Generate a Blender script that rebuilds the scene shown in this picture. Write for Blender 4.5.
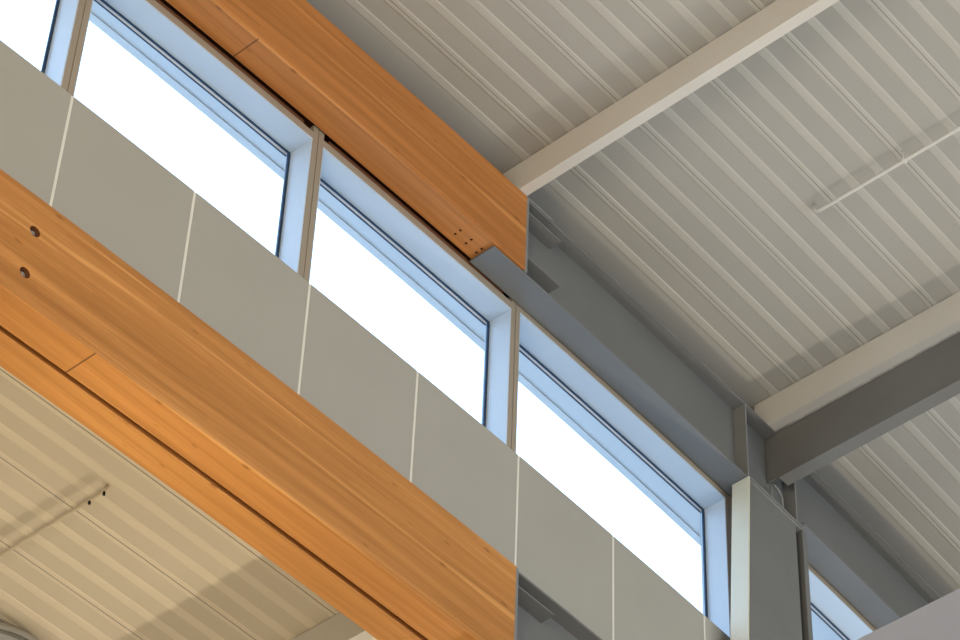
import bpy, bmesh, math, random
from mathutils import Matrix, Vector

for o in list(bpy.data.objects):
    bpy.data.objects.remove(o, do_unlink=True)
SC = bpy.context.scene
COL = SC.collection

# ------------------------------------------------------------------ camera
AZ, EL, RO = 0.8225, 0.8049, 0.0447
d = Vector((math.sin(AZ) * math.cos(EL), math.cos(AZ) * math.cos(EL), math.sin(EL)))
rt = Vector((math.cos(AZ), -math.sin(AZ), 0))
up = rt.cross(d)
right = math.cos(RO) * rt + math.sin(RO) * up
upv = -math.sin(RO) * rt + math.cos(RO) * up
cam_d = bpy.data.cameras.new('camera')
cam_d.sensor_width = 36
cam_d.lens = 2984.3 / 960 * 36
cam_d.clip_end = 300
cam = bpy.data.objects.new('camera', cam_d)
COL.objects.link(cam)
M = Matrix.Identity(4)
for i in range(3):
    M[i][0], M[i][1], M[i][2] = right[i], upv[i], -d[i]
M[0][3], M[1][3], M[2][3] = -6.6197, -9.4524, -13.5215
cam.matrix_world = M
SC.camera = cam

# ------------------------------------------------------------------ world, lights, exposure
W = bpy.data.worlds.new('overcast_sky')
SC.world = W
W.use_nodes = True
nt = W.node_tree
nt.nodes.clear()
out = nt.nodes.new('ShaderNodeOutputWorld')
bg = nt.nodes.new('ShaderNodeBackground')
tc = nt.nodes.new('ShaderNodeTexCoord')
sp = nt.nodes.new('ShaderNodeSeparateXYZ')
rmp = nt.nodes.new('ShaderNodeValToRGB')
mr = nt.nodes.new('ShaderNodeMapRange')
mr.inputs[1].default_value = -1
mr.inputs[2].default_value = 1
nt.links.new(tc.outputs['Generated'], sp.inputs[0])
nt.links.new(sp.outputs['Z'], mr.inputs[0])
nt.links.new(mr.outputs[0], rmp.inputs[0])
e = rmp.color_ramp.elements
e[0].position, e[0].color = 0.47, (0.42, 0.46, 0.52, 1)
e[1].position, e[1].color = 0.55, (0.62, 0.84, 1.18, 1)
nt.links.new(rmp.outputs[0], bg.inputs[0])
bg.inputs[1].default_value = 3.4
nt.links.new(bg.outputs[0], out.inputs[0])


def area(name, loc, to, sx, sy, power, color):
    L = bpy.data.lights.new(name, 'AREA')
    L.shape = 'RECTANGLE'
    L.size, L.size_y = sx, sy
    L.energy = power
    L.color = color
    o = bpy.data.objects.new(name, L)
    o.location = loc
    o.rotation_euler = (Vector(to) - Vector(loc)).to_track_quat('-Z', 'Y').to_euler()
    COL.objects.link(o)
    return o


# added fill lamps for floor bounce, front and side light, then the uplights
area('floor_bounce', (0.5, -7.0, -14.6), (0.5, -7.0, 0), 20, 12, 270, (1.0, 0.88, 0.62))
area('front_fill', (6.0, -13.4, -4.5), (4.5, 0, 0.5), 13, 7, 1900, (0.84, 0.93, 1.0))  # cool fill lamp added to brighten wall and beams from the front
area('side_fill', (-10.4, -6.0, -5.0), (3.0, -1.0, 1.0), 8, 8, 1600, (1.0, 0.84, 0.62))  # warm fill lamp added to brighten the faces turned left
area('aisle_floor_bounce', (1.0, 3.6, -14.6), (1.0, 3.6, 0), 18, 5, 400, (1.0, 0.86, 0.66))
area('wall_uplight_far', (8.6, -0.42, -2.85), (4.0, -1.0, 2.0), 0.06, 0.06, 72, (1.0, 0.88, 0.72))
area('aisle_shadow_lamp', (8.6, 2.0, -3.3), (2.0, 2.0, -1.0), 0.09, 0.09, 240, (1.0, 0.86, 0.64))  # lamp added in the aisle to strengthen the purlin's shadow on the low deck
area('wall_uplight_near', (0.9, 0.0, -4.6), (0.9, 0.05, -2.0), 0.3, 0.3, 34, (1.0, 0.86, 0.50))

SC.view_settings.view_transform = 'Standard'
SC.view_settings.look = 'None'
SC.view_settings.gamma = 1
SC.view_settings.use_curve_mapping = False
SC.view_settings.exposure = 0.0


# ------------------------------------------------------------------ helpers
def bow(x):
    """the clerestory wall is gently curved in plan"""
    return 0.0055 * (x - 3.0) ** 2


WL = {}


class MB:
    def __init__(s):
        s.v, s.f, s.mi, s.sm = [], [], [], []

    def prism(s, ax, poly, t0, t1, seg=None, mi=0):
        if seg is None:
            seg = max(1, int(math.ceil(abs(t1 - t0) / 0.45))) if ax == 'x' else 1
        b = len(s.v)
        n = len(poly)
        for k in range(seg + 1):
            t = t0 + (t1 - t0) * k / seg
            for (p, q) in poly:
                s.v.append({'x': (t, p, q), 'y': (p, t, q), 'z': (p, q, t)}[ax])
        for k in range(seg):
            for i in range(n):
                j = (i + 1) % n
                s.f.append((b + k * n + i, b + k * n + j, b + (k + 1) * n + j, b + (k + 1) * n + i))
                s.mi.append(mi)
                s.sm.append(False)
        s.f.append(tuple(b + i for i in range(n)))
        s.f.append(tuple(b + seg * n + i for i in range(n)))
        s.mi += [mi, mi]
        s.sm += [False, False]
        return s

    def box(s, x0, x1, y0, y1, z0, z1, c=0.0, ax='x', mi=0):
        if ax == 'x':
            return s.prism('x', rect(y0, y1, z0, z1, c), x0, x1, mi=mi)
        if ax == 'y':
            return s.prism('y', rect(x0, x1, z0, z1, c), y0, y1, mi=mi)
        return s.prism('z', rect(x0, x1, y0, y1, c), z0, z1, mi=mi)

    def tube(s, pts, r, n=12, mi=0, cap=True):
        pts = [Vector(p) for p in pts]
        b = len(s.v)
        prev = None
        for k, p in enumerate(pts):
            if k == 0:
                t = pts[1] - pts[0]
            elif k == len(pts) - 1:
                t = pts[-1] - pts[-2]
            else:
                t = (pts[k + 1] - p).normalized() + (p - pts[k - 1]).normalized()
            t.normalize()
            if prev is None:
                a = t.orthogonal().normalized()
            else:
                a = (prev - t * prev.dot(t)).normalized()
            prev = a
            c = t.cross(a)
            rr = r[k] if isinstance(r, (list, tuple)) else r
            for i in range(n):
                th = 2 * math.pi * i / n
                s.v.append(tuple(p + rr * (math.cos(th) * a + math.sin(th) * c)))
        for k in range(len(pts) - 1):
            for i in range(n):
                j = (i + 1) % n
                s.f.append((b + k * n + i, b + k * n + j, b + (k + 1) * n + j, b + (k + 1) * n + i))
                s.mi.append(mi)
                s.sm.append(True)
        if cap:
            s.f.append(tuple(b + i for i in range(n)))
            s.f.append(tuple(b + (len(pts) - 1) * n + i for i in range(n)))
            s.mi += [mi, mi]
            s.sm += [False, False]
        return s

    def build(s, name, mats, parent=None, origin=None):
        vs = [Vector((x, y + bow(x), z)) for (x, y, z) in s.v]
        if origin is None:
            xs = [v.x for v in vs]
            ys = [v.y for v in vs]
            zs = [v.z for v in vs]
            origin = Vector(((min(xs) + max(xs)) / 2, (min(ys) + max(ys)) / 2, min(zs)))
        else:
            origin = Vector(origin)
        me = bpy.data.meshes.new(name)
        me.from_pydata([tuple(v - origin) for v in vs], [], s.f)
        if not isinstance(mats, (list, tuple)):
            mats = [mats]
        for m in mats:
            me.materials.append(m)
        for p, mi, sm in zip(me.polygons, s.mi, s.sm):
            p.material_index = mi
            p.use_smooth = sm
        bm = bmesh.new()
        bm.from_mesh(me)
        bmesh.ops.recalc_face_normals(bm, faces=bm.faces)
        bm.to_mesh(me)
        bm.free()
        o = bpy.data.objects.new(name, me)
        COL.objects.link(o)
        WL[o] = origin
        if parent is not None:
            o.parent = parent
            o.location = origin - WL[parent]
        else:
            o.location = origin
        return o


def rect(a0, a1, b0, b1, c=0.0):
    if a0 > a1:
        a0, a1 = a1, a0
    if b0 > b1:
        b0, b1 = b1, b0
    if c <= 0:
        return [(a0, b0), (a1, b0), (a1, b1), (a0, b1)]
    return [(a0 + c, b0), (a1 - c, b0), (a1, b0 + c), (a1, b1 - c), (a1 - c, b1), (a0 + c, b1), (a0, b1 - c), (a0, b0 + c)]


def empty(name, loc):
    o = bpy.data.objects.new(name, None)
    loc = Vector((loc[0], loc[1] + bow(loc[0]), loc[2]))
    o.location = loc
    o.empty_display_size = 0.1
    COL.objects.link(o)
    WL[o] = loc
    return o


def tag(o, label, cat, group=None):
    o['label'] = label
    o['category'] = cat
    o['kind'] = 'thing'
    if group:
        o['group'] = group
    return o


def struct(o, label=None):
    o['kind'] = 'structure'
    if label:
        o['label'] = label
    return o


def cut(o, cyls):
    """drill round holes: cyls = (p0, p1, r) in wall coordinates"""
    mb = MB()
    for p0, p1, r in cyls:
        mb.tube([p0, p1], r, 20)
    c = mb.build('drill', MAT['hole_shade_wood'])
    md = o.modifiers.new('drill', 'BOOLEAN')
    md.object = c
    md.operation = 'DIFFERENCE'
    md.solver = 'EXACT'
    md.material_mode = 'TRANSFER'
    bpy.context.view_layer.update()
    dg = bpy.context.evaluated_depsgraph_get()
    me = bpy.data.meshes.new_from_object(o.evaluated_get(dg))
    o.modifiers.clear()
    o.data = me
    bpy.data.objects.remove(c, do_unlink=True)


# ------------------------------------------------------------------ materials
MAT = {}


def mat(name, rgb, rough=0.6, spec=0.5, metal=0.0, var=0.0, vscale=3.0, stretch=(1, 1, 1), bump=0.0, bscale=80.0):
    m = bpy.data.materials.new(name)
    m.use_nodes = True
    t = m.node_tree
    b = t.nodes['Principled BSDF']
    b.inputs['Base Color'].default_value = (*rgb, 1)
    b.inputs['Roughness'].default_value = rough
    b.inputs['Specular IOR Level'].default_value = spec
    b.inputs['Metallic'].default_value = metal
    co = t.nodes.new('ShaderNodeTexCoord')
    mp = t.nodes.new('ShaderNodeMapping')
    mp.inputs['Scale'].default_value = stretch
    t.links.new(co.outputs['Object'], mp.inputs[0])
    if var > 0:
        no = t.nodes.new('ShaderNodeTexNoise')
        no.inputs['Scale'].default_value = vscale
        no.inputs['Detail'].default_value = 5
        t.links.new(mp.outputs[0], no.inputs['Vector'])
        r = t.nodes.new('ShaderNodeValToRGB')
        r.color_ramp.elements[0].position = 0.3
        r.color_ramp.elements[1].position = 0.7
        r.color_ramp.elements[0].color = (*[c * (1 - var) for c in rgb], 1)
        r.color_ramp.elements[1].color = (*[min(1, c * (1 + var)) for c in rgb], 1)
        t.links.new(no.outputs['Fac'], r.inputs[0])
        t.links.new(r.outputs[0], b.inputs['Base Color'])
    if bump > 0:
        n2 = t.nodes.new('ShaderNodeTexNoise')
        n2.inputs['Scale'].default_value = bscale
        t.links.new(mp.outputs[0], n2.inputs['Vector'])
        bp = t.nodes.new('ShaderNodeBump')
        bp.inputs['Strength'].default_value = bump
        bp.inputs['Distance'].default_value = 0.002
        t.links.new(n2.outputs['Fac'], bp.inputs['Height'])
        t.links.new(bp.outputs[0], b.inputs['Normal'])
    MAT[name] = m
    return m


mat('panel_paint', (0.36, 0.345, 0.305), 0.5, 0.35, var=0.025, vscale=1.5)
mat('caulk', (0.68, 0.66, 0.59), 0.8, 0.2, var=0.04)
mat('frame_taupe', (0.30, 0.255, 0.20), 0.45, 0.4, var=0.04, vscale=4, stretch=(1, 1, 0.2))
mat('reveal_skylit', (0.47, 0.55, 0.63), 0.4, 0.4, var=0.02)  # pale lining with the blue of the sky light mixed into its colour
mat('gasket', (0.008, 0.035, 0.09), 0.4, 0.4, var=0.1)
mat('bead', (0.55, 0.58, 0.62), 0.4, 0.4, var=0.02)
mat('steel_paint', (0.150, 0.152, 0.150), 0.36, 0.2, var=0.06, vscale=2.0, bump=0.05, bscale=60)
mat('plate_paint', (0.20, 0.205, 0.205), 0.4, 0.5, var=0.05)
mat('purlin_paint', (0.56, 0.545, 0.515), 0.55, 0.3, var=0.03, vscale=1.5)
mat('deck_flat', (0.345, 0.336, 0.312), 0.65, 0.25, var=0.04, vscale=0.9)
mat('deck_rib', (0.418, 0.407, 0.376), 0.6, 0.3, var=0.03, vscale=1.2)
mat('deck_gap', (0.15, 0.15, 0.14), 0.8, 0.1, var=0.05)
mat('deck_flat_low', (0.53, 0.47, 0.38), 0.65, 0.25, var=0.04, vscale=0.9)
mat('deck_rib_low', (0.62, 0.55, 0.445), 0.6, 0.3, var=0.03, vscale=1.2)
mat('brown_block', (0.13, 0.055, 0.025), 0.7, 0.2, var=0.1)
mat('hole_shade_wood', (0.10, 0.035, 0.012), 0.8, 0.1, var=0.1)  # darker than the beams: shade inside the drilled holes put into the colour
mat('dark_void', (0.02, 0.018, 0.016), 0.9, 0.1, var=0.1)
mat('eave_paint', (0.88, 0.88, 0.86), 0.6, 0.3, var=0.02)
mat('membrane', (0.55, 0.56, 0.57), 0.8, 0.2, var=0.05)
mat('cream_trim', (0.62, 0.60, 0.48), 0.35, 0.5, var=0.03)
mat('conduit_white', (0.55, 0.55, 0.53), 0.35, 0.5, var=0.03)
mat('conduit_grey', (0.50, 0.43, 0.33), 0.4, 0.5, var=0.05)
mat('bolt_steel', (0.42, 0.41, 0.39), 0.35, 0.5, 0.8, var=0.05)
mat('gypsum', (0.305, 0.335, 0.43), 0.7, 0.2, var=0.02)
mat('floor_tile', (0.42, 0.34, 0.25), 0.4, 0.4, var=0.08)
mat('wall_paint', (0.45, 0.42, 0.37), 0.7, 0.2, var=0.03)
mat('lamp_shell', (0.40, 0.41, 0.42), 0.3, 0.5, 0.3, var=0.03)


def wood(name, base, joint_x=None):
    m = bpy.data.materials.new(name)
    m.use_nodes = True
    t = m.node_tree
    N, L = t.nodes.new, t.links.new
    b = t.nodes['Principled BSDF']
    b.inputs['Roughness'].default_value = 0.5
    b.inputs['Specular IOR Level'].default_value = 0.22
    co = N('ShaderNodeTexCoord')
    sx = N('ShaderNodeSeparateXYZ')
    L(co.outputs['Object'], sx.inputs[0])

    def math_(op, a, b2=None):
        n = N('ShaderNodeMath')
        n.operation = op
        for i, v in enumerate((a, b2)):
            if v is None:
                continue
            if isinstance(v, (int, float)):
                n.inputs[i].default_value = v
            else:
                L(v, n.inputs[i])
        return n.outputs[0]

    def noise(scale, detail=4, rough=0.55, dist=0.0, off=0.0):
        mp = N('ShaderNodeMapping')
        mp.inputs['Scale'].default_value = scale
        mp.inputs['Location'].default_value = (off, off * 0.7, off * 0.3)
        L(co.outputs['Object'], mp.inputs[0])
        n = N('ShaderNodeTexNoise')
        n.inputs['Scale'].default_value = 1
        n.inputs['Detail'].default_value = detail
        n.inputs['Roughness'].default_value = rough
        n.inputs['Distortion'].default_value = dist
        L(mp.outputs[0], n.inputs['Vector'])
        return n.outputs['Fac']

    def ramp(fac, stops):
        r = N('ShaderNodeValToRGB')
        el = r.color_ramp.elements
        el[0].position, el[0].color = stops[0]
        el[1].position, el[1].color = stops[1]
        for p, c in stops[2:]:
            x = el.new(p)
            x.color = c
        L(fac, r.inputs[0])
        return r.outputs[0]

    def mix(kind, fac, a, c):
        n = N('ShaderNodeMix')
        n.data_type = 'RGBA'
        n.blend_type = kind
        if isinstance(fac, (int, float)):
            n.inputs[0].default_value = fac
        else:
            L(fac, n.inputs[0])
        for i, v in ((6, a), (7, c)):
            if isinstance(v, tuple):
                n.inputs[i].default_value = v
            else:
                L(v, n.inputs[i])
        return n.outputs[2]

    # laminations: 47 mm boards, each with its own tone and its own lengthwise cuts
    lam = math_('FLOOR', math_('DIVIDE', sx.outputs['Z'], 0.047))
    wn = N('ShaderNodeTexWhiteNoise')
    wn.noise_dimensions = '2D'
    cb = N('ShaderNodeCombineXYZ')
    shift = math_('MULTIPLY', math_('FRACT', math_('MULTIPLY', lam, 0.377)), 3.1)
    L(lam, cb.inputs[0])
    L(math_('FLOOR', math_('DIVIDE', math_('ADD', sx.outputs['X'], shift), 3.2)), cb.inputs[1])
    L(cb.outputs[0], wn.inputs['Vector'])
    tone = ramp(wn.outputs['Value'], [(0.0, (0.93, 0.92, 0.90, 1)), (1.0, (1.07, 1.08, 1.10, 1))])
    g = noise((0.45, 15, 17), 5, 0.6, 0.5)
    grain = ramp(g, [(0.28, (0.74, 0.70, 0.64, 1)), (0.74, (1.18, 1.22, 1.28, 1))])
    fine = ramp(noise((3, 120, 130), 3), [(0.3, (0.95, 0.94, 0.93, 1)), (0.7, (1.05, 1.05, 1.06, 1))])
    st = noise((0.22, 13, 15), 2, 0.5, 0.3, 5.0)
    streak = ramp(st, [(0.58, (0, 0, 0, 1)), (0.66, (1, 1, 1, 1))])
    base4 = (*base, 1)
    light = (min(1, base[0] * 1.5), min(1, base[1] * 1.75), base[2] * 2.1, 1)
    c = mix('MIX', 0.0, base4, base4)
    sf = math_('MULTIPLY', streak, 0.6)
    c = mix('MIX', sf, base4, light)
    c = mix('MULTIPLY', 1.0, c, tone)
    c = mix('MULTIPLY', 1.0, c, grain)
    c = mix('MULTIPLY', 1.0, c, fine)
    # knots
    mp = N('ShaderNodeMapping')
    mp.inputs['Scale'].default_value = (3.6, 11, 11)
    L(co.outputs['Object'], mp.inputs[0])
    vo = N('ShaderNodeTexVoronoi')
    vo.inputs['Scale'].default_value = 1
    L(mp.outputs[0], vo.inputs['Vector'])
    kf = ramp(vo.outputs['Distance'], [(0.06, (1, 1, 1, 1)), (0.15, (0, 0, 0, 1))])
    gate = math_('GREATER_THAN', noise((1.4, 4, 4), 1, 0.5, 0, 9.0), 0.52)
    kn = math_('MULTIPLY', math_('MULTIPLY', kf, gate), 0.55)
    c = mix('MIX', kn, c, (base[0] * 0.35, base[1] * 0.25, base[2] * 0.2, 1))
    # butt joint of the outermost board, seen on the underside only
    if joint_x is not None:
        ge = N('ShaderNodeNewGeometry')
        sn = N('ShaderNodeSeparateXYZ')
        L(ge.outputs['True Normal'], sn.inputs[0])
        dn = math_('LESS_THAN', sn.outputs['Z'], -0.5)
        ln = math_('LESS_THAN', math_('ABSOLUTE', math_('SUBTRACT', sx.outputs['X'], joint_x)), 0.005)
        c = mix('MIX', math_('MULTIPLY', math_('MULTIPLY', dn, ln), 0.75), c, (0.05, 0.02, 0.008, 1))
    L(c, b.inputs['Base Color'])
    bp = N('ShaderNodeBump')
    bp.inputs['Strength'].default_value = 0.06
    bp.inputs['Distance'].default_value = 0.002
    L(g, bp.inputs['Height'])
    L(bp.outputs[0], b.inputs['Normal'])
    MAT[name] = m
    return m


def glass():
    m = bpy.data.materials.new('window_glass')
    m.use_nodes = True
    t = m.node_tree
    t.nodes.clear()
    o = t.nodes.new('ShaderNodeOutputMaterial')
    tr = t.nodes.new('ShaderNodeBsdfTransparent')
    tr.inputs[0].default_value = (0.90, 0.95, 0.97, 1)
    gl = t.nodes.new('ShaderNodeBsdfGlossy')
    gl.inputs['Roughness'].default_value = 0.02
    mx = t.nodes.new('ShaderNodeMixShader')
    mx.inputs[0].default_value = 0.05
    t.links.new(tr.outputs[0], mx.inputs[1])
    t.links.new(gl.outputs[0], mx.inputs[2])
    t.links.new(mx.outputs[0], o.inputs[0])
    MAT['glass'] = m


glass()
BX0, BX1 = -3.2, 3.735            # run of the glulam beams
BXC = (BX0 + BX1) / 2
WOOD_UP = wood('glulam_upper', (0.43, 0.165, 0.042), joint_x=1.13 - BXC)
WOOD_LO = wood('glulam_lower', (0.46, 0.198, 0.054), joint_x=0.306 - BXC)
WOOD_RE = wood('glulam_rear', (0.46, 0.205, 0.058))

# ------------------------------------------------------------------ room shell
RX0, RX1, RY0 = -11.0, 13.5, -14.0
struct(MB().box(RX0, RX1, RY0, 6.6, -15.3, -15.1).build('floor', MAT['floor_tile']))
struct(MB().box(RX0, RX1, RY0 - 0.2, RY0, -15.1, 2.6).build('wall_front', MAT['wall_paint']))
struct(MB().box(RX0 - 0.2, RX0, RY0, 6.6, -15.1, 2.6, ax='y').build('wall_left', MAT['wall_paint']))
struct(MB().box(RX1, RX1 + 0.2, RY0, 6.6, -15.1, 2.6, ax='y').build('wall_right', MAT['wall_paint']))
struct(MB().box(RX0, RX1, 6.6, 6.8, -15.1, -0.7).build('wall_far', MAT['wall_paint']))


def deck(name, z, seam0, pitch, y0, y1, x0, x1, flat, rib, label):
    """ribbed acoustic roof deck seen from below: wide flats, narrow raised ribs, a seam in every third rib"""
    mb = MB()
    dz = 0.0035
    mb.box(x0, x1, y0, y1, z + dz, z + 0.12)
    k0 = int(math.floor((y0 - seam0) / (pitch / 3))) - 1
    k1 = int(math.ceil((y1 - seam0) / (pitch / 3))) + 1
    w, c = 0.042, 0.016
    for k in range(k0, k1 + 1):
        yc = seam0 + k * pitch / 3
        if yc - w < y0 or yc + w > y1 or abs(yc + 0.085) < 0.03:
            continue
        if k % 3 == 0:
            g = 0.0028
            w2 = 0.044
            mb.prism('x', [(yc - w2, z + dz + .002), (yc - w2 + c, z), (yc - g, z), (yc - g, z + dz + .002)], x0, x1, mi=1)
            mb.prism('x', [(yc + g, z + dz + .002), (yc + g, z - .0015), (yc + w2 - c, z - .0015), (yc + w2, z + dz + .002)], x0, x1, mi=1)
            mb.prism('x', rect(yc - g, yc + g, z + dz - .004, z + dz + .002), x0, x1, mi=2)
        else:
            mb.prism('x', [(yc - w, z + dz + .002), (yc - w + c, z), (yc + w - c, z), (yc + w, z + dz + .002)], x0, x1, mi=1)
    return struct(mb.build(name, [flat, rib, MAT['deck_gap']]), label)


ZD = 2.45
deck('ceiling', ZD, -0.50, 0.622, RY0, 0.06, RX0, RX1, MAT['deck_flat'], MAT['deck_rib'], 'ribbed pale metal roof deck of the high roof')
ZL = -1.0
deck('ceiling.001', ZL, 1.768, 0.577, 0.21, 6.6, RX0, RX1, MAT['deck_flat_low'], MAT['deck_rib_low'], 'ribbed tan metal roof deck of the low roof')
struct(MB().box(RX0, RX1, 0.21, 7.5, ZL + 0.125, ZL + 0.26).build('roof', MAT['membrane']))
struct(MB().box(RX0, RX1, RY0, 0.97, ZD + 0.13, ZD + 0.32).build('roof.001', MAT['membrane']))
# outside eave over the windows
mb = MB()
mb.box(RX0, RX1, 0.26, 0.908, 2.15, ZD + 0.125)
mb.box(RX0, RX1, 0.908, 0.965, 2.138, ZD + 0.125)
struct(mb.build('trim_1', MAT['eave_paint']), 'pale eave outside the window heads')

# clerestory wall: backing, panels, caulk joints, header behind the beams
wb = MB()
wb.box(RX0, RX1, 0.022, 0.20, -1.30, -0.02)
wall = struct(wb.build('wall_back', MAT['dark_void']))
JX = [-3, -2, -1, 0.005, 1.0, 2.0, 3.0, 4.0, 5.0, 6.03, 7.0, 8.0, 9.0, 10.0]
for a, b_ in zip(JX[:-1], JX[1:]):
    MB().box(a + 0.011, b_ - 0.011, 0.0, 0.022, -1.30, 0.0, 0.002).build('panel', MAT['panel_paint'], wall)
for a in JX[1:-1]:
    MB().box(a - 0.0105, a + 0.0105, 0.0015, 0.0215, -1.30, -0.004, ax='z').build('caulk_joint', MAT['caulk'], wall)
MB().box(RX0, RX1, 0.012, 0.20, -0.018, -0.002).build('sill_edge', MAT['frame_taupe'], wall)
MB().box(RX0, RX1, 0.09, 0.25, 1.50, ZD + 0.015).build('header', MAT['brown_block'], wall)

# ------------------------------------------------------------------ windows
GY = 0.20


def window(n, x0, x1, m1, zh, post=True):
    """glazed opening x0..x1, mullion x1..m1, head at zh"""
    w = struct(empty('window_%d' % n, ((x0 + x1) / 2, 0.1, 0)))
    # linings (reveals)
    MB().box(x0, x1, 0.002, GY + 0.03, zh, zh + 0.012).build('head_lining', MAT['reveal_skylit'], w)
    MB().box(x1 - 0.008, x1, 0.003, GY + 0.03, 0.0, zh, ax='z').build('jamb_lining', MAT['reveal_skylit'], w)
    MB().box(x0, x0 + 0.006, 0.003, GY + 0.03, 0.0, zh, ax='z').build('jamb_lining', MAT['reveal_skylit'], w)
    MB().box(x0, x1, 0.012, GY + 0.03, -0.006, 0.004).build('sill_lining', MAT['reveal_skylit'], w)
    # head rail in front, taupe
    MB().box(x0 - 0.002, x1 + 0.002, 0.0, 0.075, zh + 0.012, zh + 0.078, 0.003).build('head_rail', MAT['frame_taupe'], w)
    MB().box(x0 + 0.05, x1 - 0.09, 0.005, 0.088, zh + 0.078, zh + 0.116).build('blocking', MAT['brown_block'], w)
    MB().box(x0, x1, 0.088, GY + 0.05, zh + 0.012, zh + 0.20).build('head_box', MAT['frame_taupe'], w)
    # glazing: black gasket round the pane, pale bead, second thin gasket at the head
    g = MB()
    g.box(x0, x1, GY - 0.008, GY, zh - 0.016, zh)
    g.box(x1 - 0.030, x1 - 0.008, GY - 0.010, GY, 0.004, zh - 0.02, ax='z')
    g.box(x0 + 0.006, x0 + 0.026, GY - 0.022, GY, 0.004, zh - 0.02, ax='z')
    g.box(x0, x1, GY - 0.022, GY, 0.004, 0.02)
    g.box(x0 + 0.026, x1 - 0.03, GY + 0.004, GY + 0.012, zh - 0.043, zh - 0.038)
    g.build('gasket', MAT['gasket'], w)
    MB().box(x0 + 0.026, x1 - 0.03, GY + 0.002, GY + 0.012, zh - 0.038, zh - 0.016).build('glazing_bead', MAT['bead'], w)
    MB().box(x0 + 0.006, x1 - 0.008, GY + 0.012, GY + 0.018, 0.004, zh - 0.02).build('glass_pane', MAT['glass'], w)
    if post:
        p = MB()
        xm = (x1 + m1) / 2
        p.box(x1, xm - 0.003, 0.0, GY + 0.04, 0.0, 1.43, 0.002, ax='z')
        p.box(xm + 0.003, m1, 0.0, GY + 0.04, 0.0, 1.43, 0.002, ax='z')
        p.box(xm - 0.003, xm + 0.003, 0.006, GY + 0.03, 0.0, 1.43, ax='z')
        p.build('mullion', MAT['frame_taupe'], w)
    return w


window(1, -1.99, -0.085, 0.008, 1.285)
window(2, 0.008, 1.892, 1.990, 1.282)
window(3, 1.990, 3.880, 3.970, 1.285)
window(4, 3.970, 6.345, 6.445, 1.325)
window(5, 7.06, 9.2, 9.3, 1.40)

# ------------------------------------------------------------------ glulam beams
ub = MB().box(BX0, BX1, -0.240, -0.012, 1.41, 2.160, 0.004).build('glulam_beam', WOOD_UP)
tag(ub, 'upper orange laminated timber beam running above the clerestory windows', 'beam')
lf = MB().box(BX0, BX1, -0.240, -0.008, -2.092, -1.285, 0.004).build('glulam_beam', WOOD_LO)
tag(lf, 'front timber beam below the pale wall panels, with two bolt holes at its left', 'beam')
lr = MB().box(BX0, BX1, 0.026, 0.228, -2.092, -1.31, 0.004).build('glulam_beam', WOOD_RE)
tag(lr, 'rear timber beam behind the dark groove, along the edge of the low ceiling', 'beam')
bolts = [(3.19, -0.082), (3.187, -0.130), (3.30, -0.082), (3.298, -0.132), (3.409, -0.082), (3.407, -0.131)]
cut(ub, [((x, y, 1.38), (x, y, 1.46), 0.0098) for x, y in bolts])
holes = [(-0.224, -1.552), (-0.234, -1.888)]
cut(lf, [((x, -0.30, z), (x, -0.204, z), 0.036) for x, z in holes])
for x, z in holes:
    b = MB()
    b.tube([(x, -0.205, z), (x, -0.210, z)], 0.029, 20)
    b.tube([(x, -0.209, z), (x, -0.224, z)], 0.015, 6)
    o = b.build('bolt', MAT['bolt_steel'], lf)
    o['label'] = 'bright steel bolt and washer deep in its hole'
for x, y in bolts:
    b = MB()
    b.tube([(x, y, 1.461), (x, y, 1.452)], 0.009, 8)
    b.build('screw', MAT['dark_void'], ub)


# ------------------------------------------------------------------ steel beams
def steel_beam(x0, x1, zt, depth, stiff, seat=None, label='', ends=()):
    """rolled steel beam: web, flanges, stiffeners; seat = x where the bottom flange starts under the timber"""
    zb = zt - depth
    t = empty('steel_beam', ((x0 + x1) / 2, -0.11, zb))
    tag(t, label, 'beam')
    MB().box(x0, x1, -0.112, -0.100, zb + 0.018, zt - 0.018).build('web', MAT['steel_paint'], t)
    MB().box(x0, x1, -0.222, -0.010, zt - 0.018, zt, 0.002).build('top_flange', MAT['steel_paint'], t)
    MB().box(seat if seat is not None else x0, x1, -0.226, -0.006, zb, zb + 0.018, 0.003).build('bottom_flange', MAT['steel_paint'], t)
    if seat is not None:
        if zt > 0:
            MB().box(BX1 + 0.030, BX1 + 0.29, -0.232, -0.16, zt + 0.001, zt + 0.012, 0.002).build('bearing_plate', MAT['plate_paint'], t)
        MB().box(BX1 + 0.003, BX1 + 0.030, -0.236, -0.012, zb + 0.019, zt - 0.002, 0.002, ax='z').build('end_plate', MAT['plate_paint'], t)
    for zs in stiff:
        MB().box(BX1 + 0.030, BX1 + 0.395, -0.224, -0.112, zs, zs + 0.012, 0.002).build('stiffener', MAT['steel_paint'], t)
    for xs, yw in ends:
        MB().box(xs - 0.009, xs + 0.009, -yw, -0.112, zb + 0.018, zt - 0.018, ax='z').build('stiffener', MAT['plate_paint'], t)
    return t


steel_beam(BX1 + 0.03, 6.970, 2.165, 0.785, (2.035, 1.575), seat=3.425,
           label='grey steel beam carrying on from the end of the upper timber beam', ends=((6.335, 0.222), (6.958, 0.222)))
steel_beam(7.045, 10.6, 2.165, 0.71, (), label='grey steel beam beyond the column at the right, above the far window')
steel_beam(BX1 + 0.03, 6.14, -1.288, 0.825, (-1.415, -1.87), seat=3.405,
           label='grey steel beam carrying on from the end of the lower timber beams')

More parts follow.
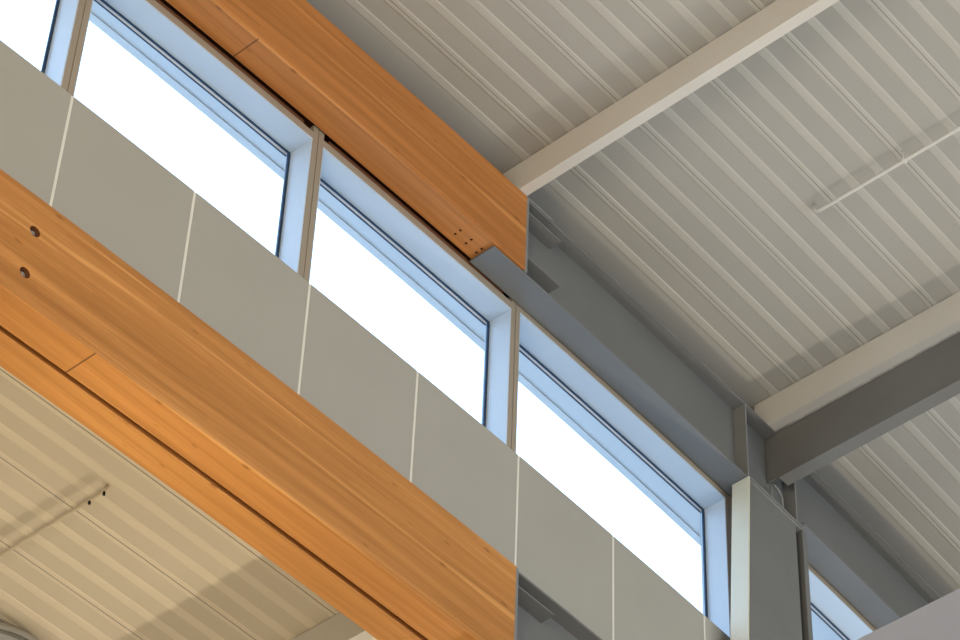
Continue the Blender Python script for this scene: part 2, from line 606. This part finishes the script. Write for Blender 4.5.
# ------------------------------------------------------------------ column
cl = empty('steel_column', (6.68, -0.11, -15.1))
tag(cl, 'grey steel column standing between the last full window and the far window', 'column')
CT = 1.335
MB().prism('y', [(6.345, CT), (6.9, CT), (6.9, -15.1), (6.175, -15.1), (6.175, -1.3)], -0.240, -0.226).build('cover_plate', MAT['steel_paint'], cl)
MB().box(6.345, 6.975, -0.120, -0.104, -15.1, CT, ax='z').build('web', MAT['steel_paint'], cl)
MB().prism('y', [(6.318, CT), (6.345, CT), (6.175, -1.3), (6.175, -15.1), (6.148, -15.1), (6.148, -1.3)], -0.250, -0.090).build('flange', MAT['steel_paint'], cl)
MB().box(6.975, 7.030, -0.250, -0.010, -15.1, CT, 0.003, ax='z').build('flange', MAT['steel_paint'], cl)
MB().box(6.318, 7.002, -0.250, -0.090, CT, CT + 0.012, 0.002, ax='x').build('cap_plate', MAT['plate_paint'], cl)
MB().box(6.345, 6.975, -0.235, -0.090, CT + 0.012, CT + 0.030, ax='x').build('shim', MAT['steel_paint'], cl)
MB().box(6.318, 7.002, -0.250, -0.090, CT + 0.030, CT + 0.044, 0.002, ax='x').build('cap_plate', MAT['plate_paint'], cl)
cf = MB().prism('y', [(6.302, 1.375), (6.316, 1.375), (6.316, CT), (6.146, -1.28), (6.130, -1.28), (6.302, CT)], -0.246, -0.092).build('closure_strip', MAT['cream_trim'])
tag(cf, 'cream closure strip between the last window frame and the grey column', 'trim')
lp = MB()
pts = [(6.66, -0.2, CT + 0.064), (6.66, -0.2, 1.58)]
lp.tube(pts, 0.010, 10)
pts = [(6.69, -0.2, 1.60)]
for k in range(9):
    a = math.pi / 2 * k / 8
    pts.append((6.72 + 0.08 * math.sin(a), -0.2, 1.53 + 0.07 * math.cos(a)))
pts.append((6.80, -0.2, CT + 0.064))
lp.tube(pts, 0.010, 10)
lo = lp.build('bent_rod', MAT['plate_paint'])
tag(lo, 'small bent grey rod standing on the column cap', 'rod')

# ------------------------------------------------------------------ cross beam towards the hall
cb = empty('steel_channel', (6.8, -4.0, 1.69))
tag(cb, 'grey steel cross beam with a blue lit underside, running from the column into the hall', 'beam')
MB().box(6.733, 6.748, -9.0, -0.116, 1.705, 2.142, ax='y').build('web', MAT['steel_paint'], cb)
MB().box(6.728, 6.845, -9.0, -0.230, 1.690, 1.705, 0.002, ax='y').build('bottom_flange', MAT['steel_paint'], cb)
MB().box(6.728, 6.850, -9.0, -0.230, 2.142, 2.157, 0.002, ax='y').build('top_flange', MAT['steel_paint'], cb)

# ------------------------------------------------------------------ purlins
PZ = 2.167


def purlin(x, y0, y1, z0, z1):
    t = empty('purlin', (x, y0, z0))
    MB().box(x - 0.075, x - 0.060, y1, y0, z0 + 0.0125, z1 - 0.0125, ax='y').build('web', MAT['purlin_paint'], t)
    MB().box(x - 0.075, x + 0.010, y1, y0, z0, z0 + 0.0125, 0.001, ax='y').build('bottom_flange', MAT['purlin_paint'], t)
    MB().box(x - 0.075, x + 0.010, y1, y0, z1 - 0.0125, z1, 0.001, ax='y').build('top_flange', MAT['purlin_paint'], t)
    return t


def copy_tree(o, loc):
    c = o.copy()
    COL.objects.link(c)
    c.location = loc
    for ch in list(o.children):
        k = ch.copy()
        k.parent = c
        COL.objects.link(k)
    return c


PG = 'pale roof purlins under the metal deck'
p1 = purlin(3.728, -0.06, -9.0, PZ, ZD - 0.004)
tag(p1, 'pale purlin landing on the end of the upper timber beam', 'purlin', PG)
p2 = copy_tree(p1, (6.712, -0.10 + bow(6.712), PZ))
tag(p2, 'pale purlin lying on top of the grey cross beam', 'purlin', PG)
p3 = purlin(3.675, 6.4, 0.235, ZL - 0.285, ZL - 0.004)
tag(p3, 'pale purlin under the low ceiling, at the bottom edge behind the lower timber beams', 'purlin', PG)

# ------------------------------------------------------------------ conduits under the decks
t = empty('conduit', (5.29, -4.0, 2.36))
tag(t, 'thin white conduit hung below the high roof deck at the right', 'conduit')
MB().tube([(5.289, -8.5, 2.36), (5.289, -1.70, 2.36), (5.289, -1.655, 2.362), (5.288, -1.632, 2.372), (5.288, -1.622, 2.392), (5.288, -1.620, ZD + 0.004)], 0.0125, 12).build('pipe', MAT['conduit_white'], t)
for y in (-2.40, -4.1, -6.0):
    MB().box(5.270, 5.308, y - 0.012, y + 0.012, 2.349, 2.352).tube([(5.27, y, 2.35), (5.27, y, ZD + 0.012)], 0.004, 8).tube([(5.308, y, 2.35), (5.308, y, ZD + 0.012)], 0.004, 8).build('strap', MAT['conduit_white'], t)
t = empty('conduit', (1.795, 3.0, -1.06))
tag(t, 'thin grey tan pipe with small end fittings under the low roof deck', 'conduit')
MB().tube([(1.815, 6.0, -1.035), (1.815, 1.52, -1.035), (1.815, 1.47, -1.033), (1.815, 1.455, -1.025), (1.815, 1.45, ZL + 0.004)], 0.0125, 12).build('pipe', MAT['conduit_grey'], t)
for y in (1.47, 1.60):
    MB().tube([(1.815, y, -1.041), (1.815, y, -1.066)], [0.008, 0.010], 12).build('sprinkler_head', MAT['dark_void'], t)

# ------------------------------------------------------------------ bulkhead and lamp at the frame's edge
bk = MB().box(2.90, 3.7, -9.0, -0.30, -4.75, -4.0, 0.004, ax='y').build('bulkhead', MAT['gypsum'])
tag(bk, 'pale lavender grey bulkhead crossing the lower right corner', 'bulkhead')

def lathe(cx, cy, prof, n=40):
    m = MB()
    for r, z in prof:
        for i in range(n):
            a = 2 * math.pi * i / n
            m.v.append((cx + r * math.cos(a), cy + r * math.sin(a), z))
    K = len(prof)
    for k in range(K):
        for i in range(n):
            j = (i + 1) % n
            k2 = (k + 1) % K
            m.f.append((k * n + i, k * n + j, k2 * n + j, k2 * n + i))
            m.mi.append(0)
            m.sm.append(True)
    return m


LX, LY, LZ = 2.476, 3.269, -1.14
lamp = empty('ceiling_lamp', (LX, LY, LZ))
tag(lamp, 'round grey lamp on the low ceiling, cut by the lower left corner', 'lamp')
LR = 0.47
prof = [(LR, LZ), (LR * 0.995, LZ + 0.05), (LR * 0.93, LZ + 0.10), (LR * 0.80, LZ + 0.125), (0.05, LZ + 0.130)]
inner = [(0.05, LZ + 0.112), (LR * 0.70, LZ + 0.108), (LR * 0.88, LZ + 0.085), (LR * 0.955, LZ + 0.045), (LR * 0.965, LZ)]
lathe(LX, LY, prof + inner, 72).build('shade', MAT['lamp_shell'], lamp)
lathe(LX, LY, [(LR * 0.965, LZ - 0.008), (LR * 1.008, LZ - 0.008), (LR * 1.008, LZ + 0.010), (LR * 0.965, LZ + 0.010)], 72).build('rim', MAT['steel_paint'], lamp)
for k in range(12):
    a = math.pi * 2 * (k + 0.63) / 12
    rb = MB()
    rb.tube([(LX + r * 0.985 * math.cos(a), LY + r * 0.985 * math.sin(a), z - 0.004) for r, z in inner[1:]], 0.009, 8)
    rb.build('reflector_rib', MAT['conduit_white'], lamp)
